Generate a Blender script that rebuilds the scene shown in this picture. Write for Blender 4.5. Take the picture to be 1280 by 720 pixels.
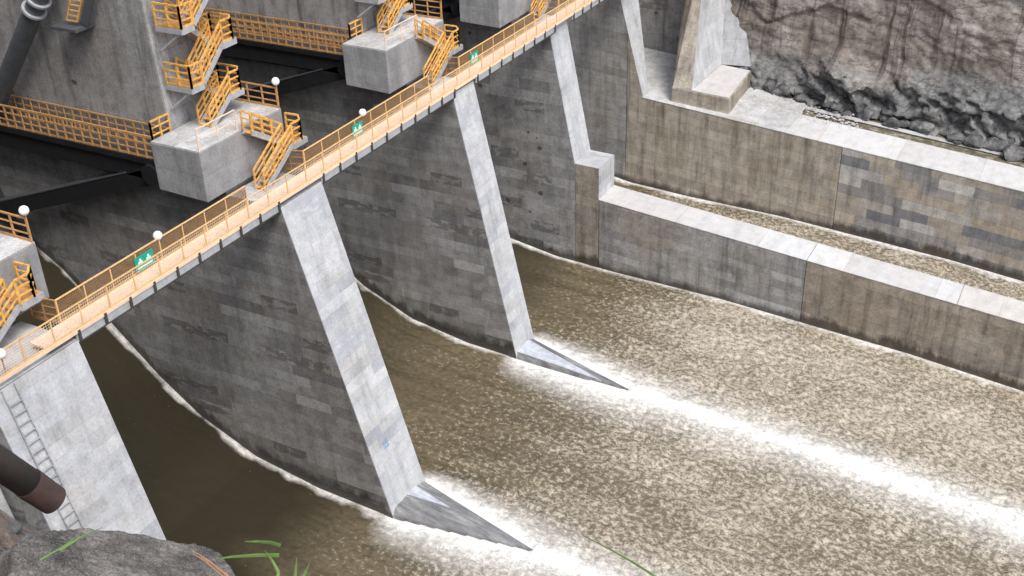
import bpy, bmesh, math, random
import numpy as np
from mathutils import Vector, Matrix
random.seed(7)
S = bpy.context.scene
for o in list(bpy.data.objects): bpy.data.objects.remove(o)
COL = S.collection
R = math.radians

# ------------------------------------------------------------ camera
cd = bpy.data.cameras.new("camera"); cam = bpy.data.objects.new("camera", cd); COL.objects.link(cam)
right = Vector((0.88070051, 0.47275605, -0.02946741)); up = Vector((-0.21612574, 0.45642112, 0.86311612))
back = Vector((0.42149291, -0.75377814, 0.50414506))
m = Matrix.Identity(4)
for i in range(3): m[i][0] = right[i]; m[i][1] = up[i]; m[i][2] = back[i]
cam.matrix_world = m
cd.sensor_width = 36; cd.lens = 1446.99/1280*36; cd.clip_start = .1; cd.clip_end = 3000
S.camera = cam

# ------------------------------------------------------------ light
SUN_EL, SUN_AZ = R(55), R(-32)          # azimuth measured from +X towards +Y
w = bpy.data.worlds.new("World"); S.world = w; w.use_nodes = True
nt = w.node_tree; bg = nt.nodes['Background']
sky = nt.nodes.new('ShaderNodeTexSky'); sky.sky_type = 'NISHITA'; sky.sun_disc = False
sky.sun_elevation = SUN_EL; sky.sun_rotation = R(90)-SUN_AZ
sky.air_density = 1.0; sky.dust_density = 2.5; sky.ozone_density = 1.0
hs = nt.nodes.new('ShaderNodeHueSaturation'); hs.inputs['Saturation'].default_value = .6
nt.links.new(sky.outputs[0], hs.inputs['Color']); nt.links.new(hs.outputs[0], bg.inputs['Color'])
bg.inputs['Strength'].default_value = .15
sl = bpy.data.lights.new("sun", 'SUN'); sl.energy = 1.2; sl.angle = R(22); sl.color = (1, .985, .96)
so = bpy.data.objects.new("sun", sl); COL.objects.link(so)
sd = Vector((math.cos(SUN_EL)*math.cos(SUN_AZ), math.cos(SUN_EL)*math.sin(SUN_AZ), math.sin(SUN_EL)))
so.rotation_euler = sd.to_track_quat('Z', 'Y').to_euler()
S.view_settings.view_transform = 'Standard'; S.view_settings.look = 'None'
S.view_settings.gamma = 1; S.view_settings.use_curve_mapping = False
S.view_settings.exposure = .97
S.render.engine = 'CYCLES'

# ------------------------------------------------------------ helpers
FPX = 1446.99
def ray(px, py):                       # direction in the world through a photo pixel (1280x720)
    return (right*(px-640) + up*(360-py) - back*FPX).normalized()

class MB:
    def __init__(s): s.v = []; s.f = []
    def add(s, vs, fs):
        n = len(s.v); s.v += [tuple(q) for q in vs]; s.f += [tuple(n+i for i in q) for q in fs]; return s
    def box(s, x0, x1, y0, y1, z0, z1):
        return s.add([(x0,y0,z0),(x1,y0,z0),(x1,y1,z0),(x0,y1,z0),(x0,y0,z1),(x1,y0,z1),(x1,y1,z1),(x0,y1,z1)],
              [(0,3,2,1),(4,5,6,7),(0,1,5,4),(1,2,6,5),(2,3,7,6),(3,0,4,7)])
    def prism(s, prof, y0, y1):        # profile in x,z (counter-clockwise seen from -y), extruded along y
        n = len(prof)
        vs = [(x,y0,z) for x,z in prof]+[(x,y1,z) for x,z in prof]
        fs = [tuple(range(n)), tuple(range(2*n-1, n-1, -1))]
        for i in range(n): j=(i+1)%n; fs.append((i,i+n,j+n,j))
        return s.add(vs, fs)
    def bar(s, a, b, w=.05, h=None, upv=(0,0,1)):
        a = Vector(a); b = Vector(b); d = (b-a)
        if d.length < 1e-5: return s
        d.normalize(); u = Vector(upv)
        if abs(d.dot(u)) > .95: u = Vector((1,0,0))
        sx = d.cross(u).normalized(); sy = sx.cross(d).normalized()
        h = w if h is None else h
        sx *= w/2; sy *= h/2
        return s.add([a-sx-sy,a+sx-sy,a+sx+sy,a-sx+sy,b-sx-sy,b+sx-sy,b+sx+sy,b-sx+sy],
              [(0,1,2,3),(7,6,5,4),(0,4,5,1),(1,5,6,2),(2,6,7,3),(3,7,4,0)])
    def tube(s, a, b, r0, r1=None, n=20, caps=True):
        a = Vector(a); b = Vector(b); r1 = r0 if r1 is None else r1
        d = (b-a).normalized(); u = Vector((0,0,1)) if abs(d.z) < .9 else Vector((1,0,0))
        sx = d.cross(u).normalized(); sy = sx.cross(d)
        vs = [a+(sx*math.cos(t)+sy*math.sin(t))*r0 for t in [2*math.pi*k/n for k in range(n)]]
        vs += [b+(sx*math.cos(t)+sy*math.sin(t))*r1 for t in [2*math.pi*k/n for k in range(n)]]
        fs = [(k,(k+1)%n,n+(k+1)%n,n+k) for k in range(n)]
        if caps: fs += [tuple(range(n-1,-1,-1)), tuple(range(n,2*n))]
        return s.add(vs, fs)
    def ball(s, c, r, n=16, mrow=10):
        vs = [(c[0],c[1],c[2]+r)]
        for i in range(1,mrow):
            a = math.pi*i/mrow
            vs += [(c[0]+r*math.sin(a)*math.cos(2*math.pi*k/n), c[1]+r*math.sin(a)*math.sin(2*math.pi*k/n), c[2]+r*math.cos(a)) for k in range(n)]
        vs.append((c[0],c[1],c[2]-r)); L = len(vs)-1
        fs = [(0,1+k,1+(k+1)%n) for k in range(n)]
        for i in range(mrow-2):
            o = 1+i*n; fs += [(o+k,o+n+k,o+n+(k+1)%n,o+(k+1)%n) for k in range(n)]
        o = 1+(mrow-2)*n; fs += [(o+k,L,o+(k+1)%n) for k in range(n)]
        return s.add(vs, fs)
    def build(s, name, mat, parent=None, smooth=False, bevel=0, recalc=True):
        me = bpy.data.meshes.new(name)
        off = parent_world(parent) if parent else Vector((0,0,0))
        me.from_pydata([(x-off.x,y-off.y,z-off.z) for x,y,z in s.v], [], s.f)
        if recalc:
            bm = bmesh.new(); bm.from_mesh(me); bmesh.ops.recalc_face_normals(bm, faces=bm.faces); bm.to_mesh(me); bm.free()
        me.materials.append(mat)
        if smooth:
            for p in me.polygons: p.use_smooth = True
        o = bpy.data.objects.new(name, me); COL.objects.link(o)
        if parent: o.parent = parent
        if bevel:
            b = o.modifiers.new('bevel','BEVEL'); b.width = bevel; b.segments = 2; b.limit_method = 'ANGLE'; b.angle_limit = R(30)
        return o
def parent_world(p):
    v = Vector((0,0,0))
    while p: v += p.location; p = p.parent
    return v
def tag(o, label=None, cat=None, group=None, kind=None):
    if label: o['label'] = label
    if cat: o['category'] = cat
    if group: o['group'] = group
    if kind: o['kind'] = kind
    return o
def thing(name, loc, label, cat, group=None):
    o = bpy.data.objects.new(name, None); COL.objects.link(o); o.location = loc; o.empty_display_size = .5
    return tag(o, label, cat, group)

# numpy noise
_rs = np.random.RandomState(3); _P = _rs.rand(256,256)
def vn(x, y):
    x = np.asarray(x, float); y = np.asarray(y, float)
    xi = np.floor(x).astype(int); yi = np.floor(y).astype(int); fx = x-xi; fy = y-yi
    fx = fx*fx*(3-2*fx); fy = fy*fy*(3-2*fy)
    g = lambda a,b: _P[a & 255, b & 255]
    return ((g(xi,yi)*(1-fx)+g(xi+1,yi)*fx)*(1-fy)+(g(xi,yi+1)*(1-fx)+g(xi+1,yi+1)*fx)*fy)*2-1
def fbm(x, y, o=4, g=.5):
    t = 0; a = 1; 
    for k in range(o): t = t+a*vn(x*2**k+17.3*k, y*2**k+9.1*k); a *= g
    return t

# water surface profile along the flow
WX = [-58,-55.5,-52,-48.9,-45.9,-43.2,-39.3,-34.9,-30,-21.8,-8.4,-1,30]
WZ = [-29.5,-30.3,-32.5,-35.4,-38.2,-40.2,-41.9,-42.65,-42.9,-43.1,-44.0,-44.8,-47.9]
def wz(x): return np.interp(x, WX, WZ)

# ------------------------------------------------------------ materials
class NB:
    def __init__(s, name):
        s.m = bpy.data.materials.new(name); s.m.use_nodes = True; s.t = s.m.node_tree; s.p = s.t.nodes['Principled BSDF']
    def n(s, typ, **k):
        x = s.t.nodes.new(typ)
        for a,b in k.items():
            if a in x.inputs.keys(): x.inputs[a].default_value = b
            else: setattr(x, a, b)
        return x
    def L(s, a, b): s.t.links.new(a, b)
    def math(s, op, a, b=None, c=None, clamp=False):
        x = s.t.nodes.new('ShaderNodeMath'); x.operation = op; x.use_clamp = clamp
        for i,v in enumerate((a,b,c)):
            if v is None: continue
            if isinstance(v,(int,float)): x.inputs[i].default_value = v
            else: s.L(v, x.inputs[i])
        return x.outputs[0]
    def comb(s, a, b, c=0):
        x = s.t.nodes.new('ShaderNodeCombineXYZ')
        for i,v in enumerate((a,b,c)):
            if isinstance(v,(int,float)): x.inputs[i].default_value = v
            else: s.L(v, x.inputs[i])
        return x.outputs[0]
    def noise(s, vec, scale, detail=4, rough=.55):
        x = s.n('ShaderNodeTexNoise'); x.inputs['Scale'].default_value = scale; x.inputs['Detail'].default_value = detail
        x.inputs['Roughness'].default_value = rough; s.L(vec, x.inputs['Vector']); return x.outputs['Fac']
    def ramp(s, fac, stops, interp='LINEAR'):
        x = s.n('ShaderNodeValToRGB'); x.color_ramp.interpolation = interp
        e = x.color_ramp.elements
        while len(e) < len(stops): e.new(.5)
        for i,(p,c) in enumerate(stops):
            e[i].position = p; e[i].color = (*(c if isinstance(c,(tuple,list)) else (c,c,c)),1)
        s.L(fac, x.inputs[0]); return x.outputs['Color']
    def mix(s, fac, a, b, mode='MIX'):
        x = s.n('ShaderNodeMix'); x.data_type = 'RGBA'; x.blend_type = mode
        for sock,v in ((x.inputs[0],fac),(x.inputs[6],a),(x.inputs[7],b)):
            if isinstance(v,(int,float)): sock.default_value = v
            elif isinstance(v,(tuple,list)): sock.default_value = (*v,1)
            else: s.L(v, sock)
        return x.outputs[2]
    def pos(s):
        g = s.n('ShaderNodeNewGeometry'); x = s.n('ShaderNodeSeparateXYZ'); s.L(g.outputs['Position'], x.inputs[0])
        return g.outputs['Position'], x.outputs[0], x.outputs[1], x.outputs[2]
    def bump(s, h, strength=.3, dist=.05):
        b = s.n('ShaderNodeBump'); b.inputs['Strength'].default_value = strength; b.inputs['Distance'].default_value = dist
        s.L(h, b.inputs['Height']); s.L(b.outputs[0], s.p.inputs['Normal'])

def concrete(name, base, panels, pw=2.4, ph=1.2, axis='x', panel_amt=1., streak=.5, stain=.5, stain_col=(.30,.22,.14), wet=0., holes=0., seed=0., rough=.85, fine=1., blotch=None, shear=0., seams=.45):
    """Formwork concrete. axis = horizontal world axis of the wall, panels = list of tints picked per cell."""
    b = NB(name); P,x,y,z = b.pos(); u = {'x':x,'y':y}[axis] ; v = z
    if axis == 'top': pass
    if shear: v = b.math('ADD', z, b.math('MULTIPLY', x, shear))
    # slightly wavy cell grid
    wob = b.noise(P, .8, 2); wob = b.math('MULTIPLY', b.math('SUBTRACT', wob, .5), .12)
    vv = b.math('DIVIDE', b.math('ADD', v, wob), ph); row = b.math('FLOOR', vv)
    wn0 = b.n('ShaderNodeTexWhiteNoise', noise_dimensions='1D'); b.L(b.math('ADD', row, seed), wn0.inputs['W'])
    uu = b.math('ADD', b.math('DIVIDE', b.math('ADD', u, wob), pw), wn0.outputs['Value']); cl = b.math('FLOOR', uu)
    wn = b.n('ShaderNodeTexWhiteNoise', noise_dimensions='3D'); b.L(b.comb(cl, row, seed), wn.inputs['Vector'])
    # second, larger grid switches areas of patchwork on and off
    big = b.noise(b.comb(b.math('MULTIPLY',u,.9), v, seed*3.7), .16, 2)
    stops = [(i/len(panels), c) for i,c in enumerate(panels)]
    pc = b.ramp(wn.outputs['Value'], stops, 'CONSTANT')
    sel = b.n('ShaderNodeMapRange'); sel.inputs[1].default_value = .38; sel.inputs[2].default_value = .58; b.L(big, sel.inputs[0])
    amt = b.math('MULTIPLY', sel.outputs[0], panel_amt) if panel_amt <= 1 else b.math('ADD', b.math('MULTIPLY', b.noise(P, .9, 4), .9), .5, clamp=True)
    # within each panel mottled
    col = b.mix(amt, base, pc)
    wr = b.n('ShaderNodeTexWhiteNoise', noise_dimensions='1D'); b.L(b.math('ADD', row, seed+5.3), wr.inputs['W'])
    if axis == 'x' and ph < 2: col = b.mix(1., col, b.ramp(wr.outputs['Value'], [(0.,.86),(1.,1.14)]), 'MULTIPLY')
    # seams
    fu = b.math('ABSOLUTE', b.math('SUBTRACT', b.math('FRACT', uu), .5)); fv = b.math('ABSOLUTE', b.math('SUBTRACT', b.math('FRACT', vv), .5))
    seam = b.math('MAXIMUM', b.math('GREATER_THAN', fu, .5-.02/pw*1.2), b.math('GREATER_THAN', fv, .5-.02/ph*1.2))
    seamn = b.math('MULTIPLY', seam, b.math('MULTIPLY', b.noise(P, .7, 3), seams))
    col = b.mix(seamn, col, (.10,.09,.08))
    # vertical streaks
    sv = b.comb(b.math('MULTIPLY', u, 1.6), b.math('MULTIPLY', z, .12), b.math('ADD', seed, b.math('MULTIPLY', {'x':y,'y':x}[axis], .5)))
    st = b.noise(sv, 1.0, 6, .65)
    stf = b.ramp(st, [(.30,1-.75*streak),(.5,1.),(.72,1+.22*streak)])
    col = b.mix(1., col, stf, 'MULTIPLY')
    # broad stains
    bs = b.noise(P, .22, 5, .6); sf = b.ramp(bs, [(.48,0.),(.68,1.)])
    col = b.mix(b.math('MULTIPLY', sf, stain), col, stain_col)
    f2 = b.noise(P, 1.3, 8, .68); col = b.mix(1., col, b.ramp(f2, [(.25,1-.42*fine),(.5,1.),(.75,1+.3*fine)]), 'MULTIPLY')
    f3 = b.noise(P, 9, 5, .7); col = b.mix(1., col, b.ramp(f3, [(.3,1-.3*fine),(.5,1.),(.7,1+.2*fine)]), 'MULTIPLY')
    if blotch:
        wb = b.n('ShaderNodeTexWhiteNoise', noise_dimensions='3D'); b.L(b.comb(cl, row, seed+9.7), wb.inputs['Vector'])
        bb = b.math('GREATER_THAN', wb.outputs['Value'], .93)
        rag = b.ramp(b.noise(b.comb(b.math('MULTIPLY', u, 1.3), b.math('MULTIPLY', z, 2.6), seed), 1.0, 4, .6), [(.44,0.),(.5,1.)])
        col = b.mix(b.math('MULTIPLY', b.math('MULTIPLY', bb, rag), .6), col, blotch)
    if holes:
        vo = b.n('ShaderNodeTexVoronoi'); vo.inputs['Scale'].default_value = .55
        b.L(b.comb(b.math('MULTIPLY',u,1.), b.math('MULTIPLY',z,1.25), seed), vo.inputs['Vector'])
        hm = b.math('LESS_THAN', vo.outputs['Distance'], b.math('MULTIPLY', b.noise(P, 1.7, 2), .22*holes))
        col = b.mix(b.math('MULTIPLY', hm, .75), col, (.035,.033,.03))
    if wet:
        fc = b.n('ShaderNodeFloatCurve'); c = fc.mapping.curves[0]
        xs = [-58,-52,-48.9,-45.9,-43.2,-39.3,-34.9,-30,-21.8,-8.4,-1,30]
        pts = [((q+60)/92, (float(wz(q))+50)/22) for q in xs]
        c.points[0].location = pts[0]; c.points[1].location = pts[-1]
        for p in pts[1:-1]: c.points.new(*p)
        for p in c.points: p.handle_type = 'VECTOR'
        fc.mapping.update()
        b.L(b.math('DIVIDE', b.math('ADD', x, 60), 92), fc.inputs['Value'])
        zw = b.math('SUBTRACT', b.math('MULTIPLY', fc.outputs[0], 22), 50)
        dz = b.math('SUBTRACT', z, zw)
        n1 = b.noise(b.comb(b.math('MULTIPLY',u,.8), b.math('MULTIPLY',z,.3), 0), 1.2, 5, .7)
        lim = b.math('MULTIPLY', b.math('SUBTRACT', n1, .22), wet*2.6)
        wm = b.n('ShaderNodeMapRange'); b.L(b.math('SUBTRACT', lim, dz), wm.inputs[0]); wm.inputs[1].default_value = -.25; wm.inputs[2].default_value = .25
        col = b.mix(b.math('MULTIPLY', wm.outputs[0], .82), col, (.028,.022,.016))
        b.L(b.math('SUBTRACT', rough, b.math('MULTIPLY', wm.outputs[0], .45)), b.p.inputs['Roughness'])
    else: b.p.inputs['Roughness'].default_value = rough
    b.L(col, b.p.inputs['Base Color'])
    b.p.inputs['Specular IOR Level'].default_value = .3
    h = b.math('ADD', b.math('MULTIPLY', f3, .6), b.math('ADD', b.math('MULTIPLY', f2, .8), b.math('MULTIPLY', seam, -.5)))
    b.bump(h, .45, .05)
    return b.m

def plain(name, col, rough=.5, metal=0, var=.25, scale=6., dirt=None, spec=.4):
    b = NB(name); P,x,y,z = b.pos()
    n = b.noise(P, scale, 5, .65)
    c = b.mix(1., col, b.ramp(n, [(.25,1-var),(.5,1.),(.75,1+var*.6)]), 'MULTIPLY')
    if dirt:
        c = b.mix(b.ramp(b.noise(P, scale*.35, 5, .7), [(.5,0.),(.68,.8)]), c, dirt)
    b.L(c, b.p.inputs['Base Color']); b.p.inputs['Roughness'].default_value = rough
    b.p.inputs['Metallic'].default_value = metal; b.p.inputs['Specular IOR Level'].default_value = spec
    return b.m

G = lambda v, t=(1.,.99,.965): tuple(v*k for k in t)
M = {}
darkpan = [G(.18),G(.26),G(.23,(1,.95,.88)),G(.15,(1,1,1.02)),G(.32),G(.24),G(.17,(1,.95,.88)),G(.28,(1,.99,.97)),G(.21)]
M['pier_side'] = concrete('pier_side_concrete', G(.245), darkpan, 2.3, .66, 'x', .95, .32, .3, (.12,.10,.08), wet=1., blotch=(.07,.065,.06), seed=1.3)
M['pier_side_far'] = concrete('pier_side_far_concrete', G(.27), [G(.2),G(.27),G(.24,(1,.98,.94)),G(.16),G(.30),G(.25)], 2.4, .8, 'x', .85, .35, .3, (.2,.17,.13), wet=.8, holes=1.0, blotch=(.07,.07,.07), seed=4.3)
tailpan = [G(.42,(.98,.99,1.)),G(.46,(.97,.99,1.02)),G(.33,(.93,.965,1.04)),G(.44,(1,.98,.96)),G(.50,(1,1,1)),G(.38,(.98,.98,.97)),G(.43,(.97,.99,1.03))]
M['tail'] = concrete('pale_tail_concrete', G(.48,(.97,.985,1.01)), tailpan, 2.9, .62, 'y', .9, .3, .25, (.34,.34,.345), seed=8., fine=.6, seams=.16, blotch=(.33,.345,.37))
M['tail_plain'] = concrete('pale_plain_concrete', G(.45,(.985,.99,1.)), tailpan, 2.2, 1.5, 'y', .5, .35, .25, (.36,.34,.32), seed=3., fine=.6, seams=.15)
M['tower_side'] = concrete('tower_side_concrete', G(.27,(1,.97,.93)), [G(.27),G(.31),G(.22),G(.28)], 3.0, 2.2, 'x', .5, .75, .4, (.17,.145,.12), holes=.8, seed=12., blotch=(.1,.09,.08))
M['tower_front'] = concrete('tower_front_concrete', G(.34,(.98,.99,1.02)), [G(.34),G(.29),G(.38),G(.32)], 1.6, 1.5, 'y', .6, .7, .4, (.22,.21,.2), seed=17.)
M['block'] = concrete('block_concrete', G(.30,(.99,.995,1.02)), [G(.30),G(.27),G(.32)], 3.2, 2.9, 'x', .6, .45, .35, (.22,.22,.22), holes=.35, seed=20., fine=.7)
M['wall_grey'] = concrete('dividing_wall_grey', G(.27,(1,.99,.96)), [G(.25),G(.29),G(.26,(1,.95,.87)),G(.31),G(.22)], 2.4, .62, 'x', .75, .6, .4, (.25,.2,.14), wet=.55, seed=23., shear=.09)
M['wall_brown'] = concrete('dividing_wall_brown', G(.26,(1,.87,.7)), [G(.26,(1,.86,.68)),G(.31,(1,.88,.7)),G(.22,(1,.9,.78)),G(.28,(1,.9,.76))], 2.2, .8, 'x', .7, .7, .35, (.15,.11,.075), wet=.9, seed=27., shear=.09)
M['rwall_tan'] = concrete('right_wall_tan', G(.34,(1,.89,.73)), [G(.33,(1,.86,.66)),G(.27,(1,.9,.76)),G(.36,(1,.9,.72)),G(.24,(1,.92,.82))], 2.2, .8, 'x', .6, .8, .4, (.19,.14,.09), wet=.6, seed=31., shear=.09)
M['rwall_patch'] = concrete('right_wall_patchwork', G(.28,(1,.92,.80)), [G(.17,(.96,.98,1.02)),G(.35,(1,.87,.68)),G(.41,(1,.95,.86)),G(.31,(1,.89,.75)),G(.2),G(.38,(1,.97,.93)),G(.29,(1,.87,.72)),G(.16,(.97,.98,1.03)),G(.33,(1,.93,.83)),G(.24,(1,.95,.9))], 2.6, .80, 'x', 1.01, .5, .3, (.2,.15,.1), wet=.9, seed=36., shear=.09)
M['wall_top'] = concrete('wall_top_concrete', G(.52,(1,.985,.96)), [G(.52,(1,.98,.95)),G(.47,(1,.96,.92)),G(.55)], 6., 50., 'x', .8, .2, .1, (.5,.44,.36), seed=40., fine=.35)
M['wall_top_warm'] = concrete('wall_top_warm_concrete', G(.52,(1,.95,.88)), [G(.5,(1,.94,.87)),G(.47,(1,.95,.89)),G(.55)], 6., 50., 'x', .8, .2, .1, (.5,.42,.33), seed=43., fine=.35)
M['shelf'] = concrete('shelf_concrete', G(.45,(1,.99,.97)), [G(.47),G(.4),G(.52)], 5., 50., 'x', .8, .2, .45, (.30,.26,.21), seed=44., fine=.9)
def sillmat(name, lo, hi, rough):
    b = NB(name); P,x,y,z = b.pos()
    v = b.comb(b.math('MULTIPLY', b.math('ADD', x, b.math('MULTIPLY', y, .6)), .35), b.math('MULTIPLY', b.math('ADD', y, b.math('MULTIPLY', x, .12)), 2.2), 1.)
    n = b.noise(v, 1., 7, .68); n2 = b.noise(P, 2.2, 6, .7)
    c = b.ramp(n, [(.32,lo),(.52,tuple((p+q)/2 for p,q in zip(lo,hi))),(.66,hi)])
    c = b.mix(1., c, b.ramp(n2, [(.3,.75),(.5,1.),(.7,1.2)]), 'MULTIPLY')
    b.L(c, b.p.inputs['Base Color']); b.p.inputs['Roughness'].default_value = rough
    b.bump(b.math('ADD', n, n2), .4, .05); return b.m
M['sill'] = sillmat('wet_sill_concrete', (.075,.078,.082), (.33,.325,.32), .4)
M['sill_light'] = sillmat('pale_sill_concrete', (.33,.345,.38), (.58,.60,.65), .5)
M['blocker_wall'] = plain('blocker_wall_grey', (.17,.165,.155), .9, scale=.6)
M['yellow'] = plain('yellow_paint', (.72,.39,.10), .45, var=.5, scale=5, dirt=(.40,.21,.08))
M['orange'] = plain('faded_orange_paint', (.48,.26,.10), .6, var=.4, scale=5, dirt=(.33,.2,.1))
M['wire_pale'] = plain('pale_wire_mesh', (.80,.60,.43), .6, var=.2, scale=3)
M['rail_tan'] = plain('tan_rail_paint', (.72,.47,.21), .5, var=.25, scale=6)
M['wire'] = plain('wire_mesh_paint', (.27,.17,.085), .6, var=.3, scale=5)
M['peach'] = plain('peach_deck_paint', (.80,.60,.44), .75, var=.18, scale=2.4, dirt=(.72,.52,.39))
M['galv'] = plain('galvanised_steel', (.46,.48,.50), .45, .3, var=.25, scale=3)
M['black'] = plain('dark_steel', (.018,.018,.02), .5, .2, var=.4, scale=2)
M['gate'] = plain('dark_gate_steel', (.045,.046,.048), .5, .1, var=.4, scale=1.)
M['bracket'] = plain('bracket_steel', (.06,.055,.05), .6, .1)
M['white'] = plain('white_lamp_glass', (.85,.85,.83), .3, var=.05)
M['sign'] = plain('teal_sign_face', (.01,.33,.25), .4, var=.1)
M['sign_mark'] = plain('pale_sign_marks', (.55,.85,.75), .4, var=.1)
M['bluemark'] = plain('blue_spray_paint', (.16,.30,.55), .7, var=.4, scale=9)
M['steelgrey'] = plain('hoist_steel', (.12,.13,.14), .4, .4, var=.3, scale=2)
M['pipe'] = plain('rusty_dark_pipe', (.060,.052,.047), .55, .1, var=.35, scale=9, dirt=(.10,.045,.03))
M['rust'] = plain('rust_collar', (.06,.035,.03), .7, var=.4, scale=14, dirt=(.06,.04,.035))

def rockmat(name, stops, scale, bumpd=.1, streaks=0, spots=False):
    b = NB(name); P,x,y,z = b.pos()
    n1 = b.noise(P, scale, 9, .68); c = b.ramp(n1, stops)
    n2 = b.noise(P, scale*7, 6, .7); c = b.mix(1., c, b.ramp(n2, [(.3,.62),(.5,1.),(.7,1.35)]), 'MULTIPLY')
    if streaks:
        sv = b.comb(b.math('ADD', b.math('MULTIPLY', x, .8), b.math('MULTIPLY', b.noise(P,.3,3), .7)), b.math('MULTIPLY', z, .05), 3.)
        s = b.noise(sv, 1., 6, .7)
        hi = b.n('ShaderNodeMapRange'); b.L(z, hi.inputs[0]); hi.inputs[1].default_value = -35; hi.inputs[2].default_value = -33
        c = b.mix(b.math('MULTIPLY', b.ramp(s, [(.36,.8),(.46,0.)]), hi.outputs[0]), c, (.035,.024,.018))
        lo = b.n('ShaderNodeMapRange'); b.L(b.math('ADD', z, b.math('MULTIPLY', b.noise(P,.25,3), 5.)), lo.inputs[0]); lo.inputs[1].default_value = -31.5; lo.inputs[2].default_value = -29.5
        cg = b.ramp(n1, [(.3,(.09,.09,.09)),(.5,(.145,.143,.138)),(.7,(.215,.21,.20))])
        cg = b.mix(1., cg, b.ramp(n2, [(.28,.45),(.5,1.),(.72,1.6)]), 'MULTIPLY')
        c = b.mix(lo.outputs[0], cg, c)
        ck = b.noise(b.comb(b.math('MULTIPLY', x, .28), b.math('ADD', b.math('MULTIPLY', z, .95), b.math('MULTIPLY', x, .1)), 7.), 1., 6, .62)
        cm = b.math('SUBTRACT', 1., b.math('MULTIPLY', b.math('ABSOLUTE', b.math('SUBTRACT', ck, .5)), 55.), clamp=True)
        c = b.mix(b.math('MULTIPLY', cm, .7), c, (.03,.027,.024))
    if spots:
        n3 = b.noise(P, scale*22, 3, .7); c = b.mix(b.ramp(n3, [(.55,0.),(.62,.5)]), c, (.34,.33,.31))
        n4 = b.noise(P, scale*16, 3, .7); c = b.mix(b.ramp(n4, [(.36,.7),(.42,0.)]), c, (.03,.03,.03))
    b.L(c, b.p.inputs['Base Color']); b.p.inputs['Roughness'].default_value = .9; b.p.inputs['Specular IOR Level'].default_value = .2
    b.bump(b.math('ADD', n1, b.math('MULTIPLY', n2, .4)), .8, bumpd)
    return b.m
M['cliff'] = rockmat('cliff_rock', [(.3,(.11,.093,.077)),(.45,(.18,.155,.132)),(.58,(.24,.215,.19)),(.72,(.34,.315,.28))], .35, .12, streaks=1)
M['boulder'] = rockmat('boulder_rock', [(.3,(.03,.03,.03)),(.5,(.10,.10,.10)),(.7,(.24,.23,.21))], .9, .12)
M['granite'] = rockmat('granite_rock', [(.3,(.04,.035,.03)),(.5,(.125,.112,.098)),(.7,(.26,.235,.21))], 6., .035, spots=True)
M['soil'] = rockmat('red_soil', [(.32,(.06,.045,.035)),(.48,(.17,.125,.10)),(.58,(.26,.19,.155)),(.7,(.42,.37,.33))], 5., .05, spots=True)
M['bank'] = rockmat('bank_earth', [(.3,(.06,.05,.04)),(.5,(.15,.12,.09)),(.7,(.26,.21,.16))], .5, .1)
M['gravel'] = rockmat('mossy_gravel', [(.3,(.05,.045,.028)),(.5,(.13,.115,.075)),(.7,(.34,.31,.26))], 1.6, .06)
M['grass'] = plain('grass_blade', (.10,.17,.035), .5, var=.3, scale=12)
M['stem'] = plain('dry_stem', (.30,.16,.08), .7, var=.4, scale=12)

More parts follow.
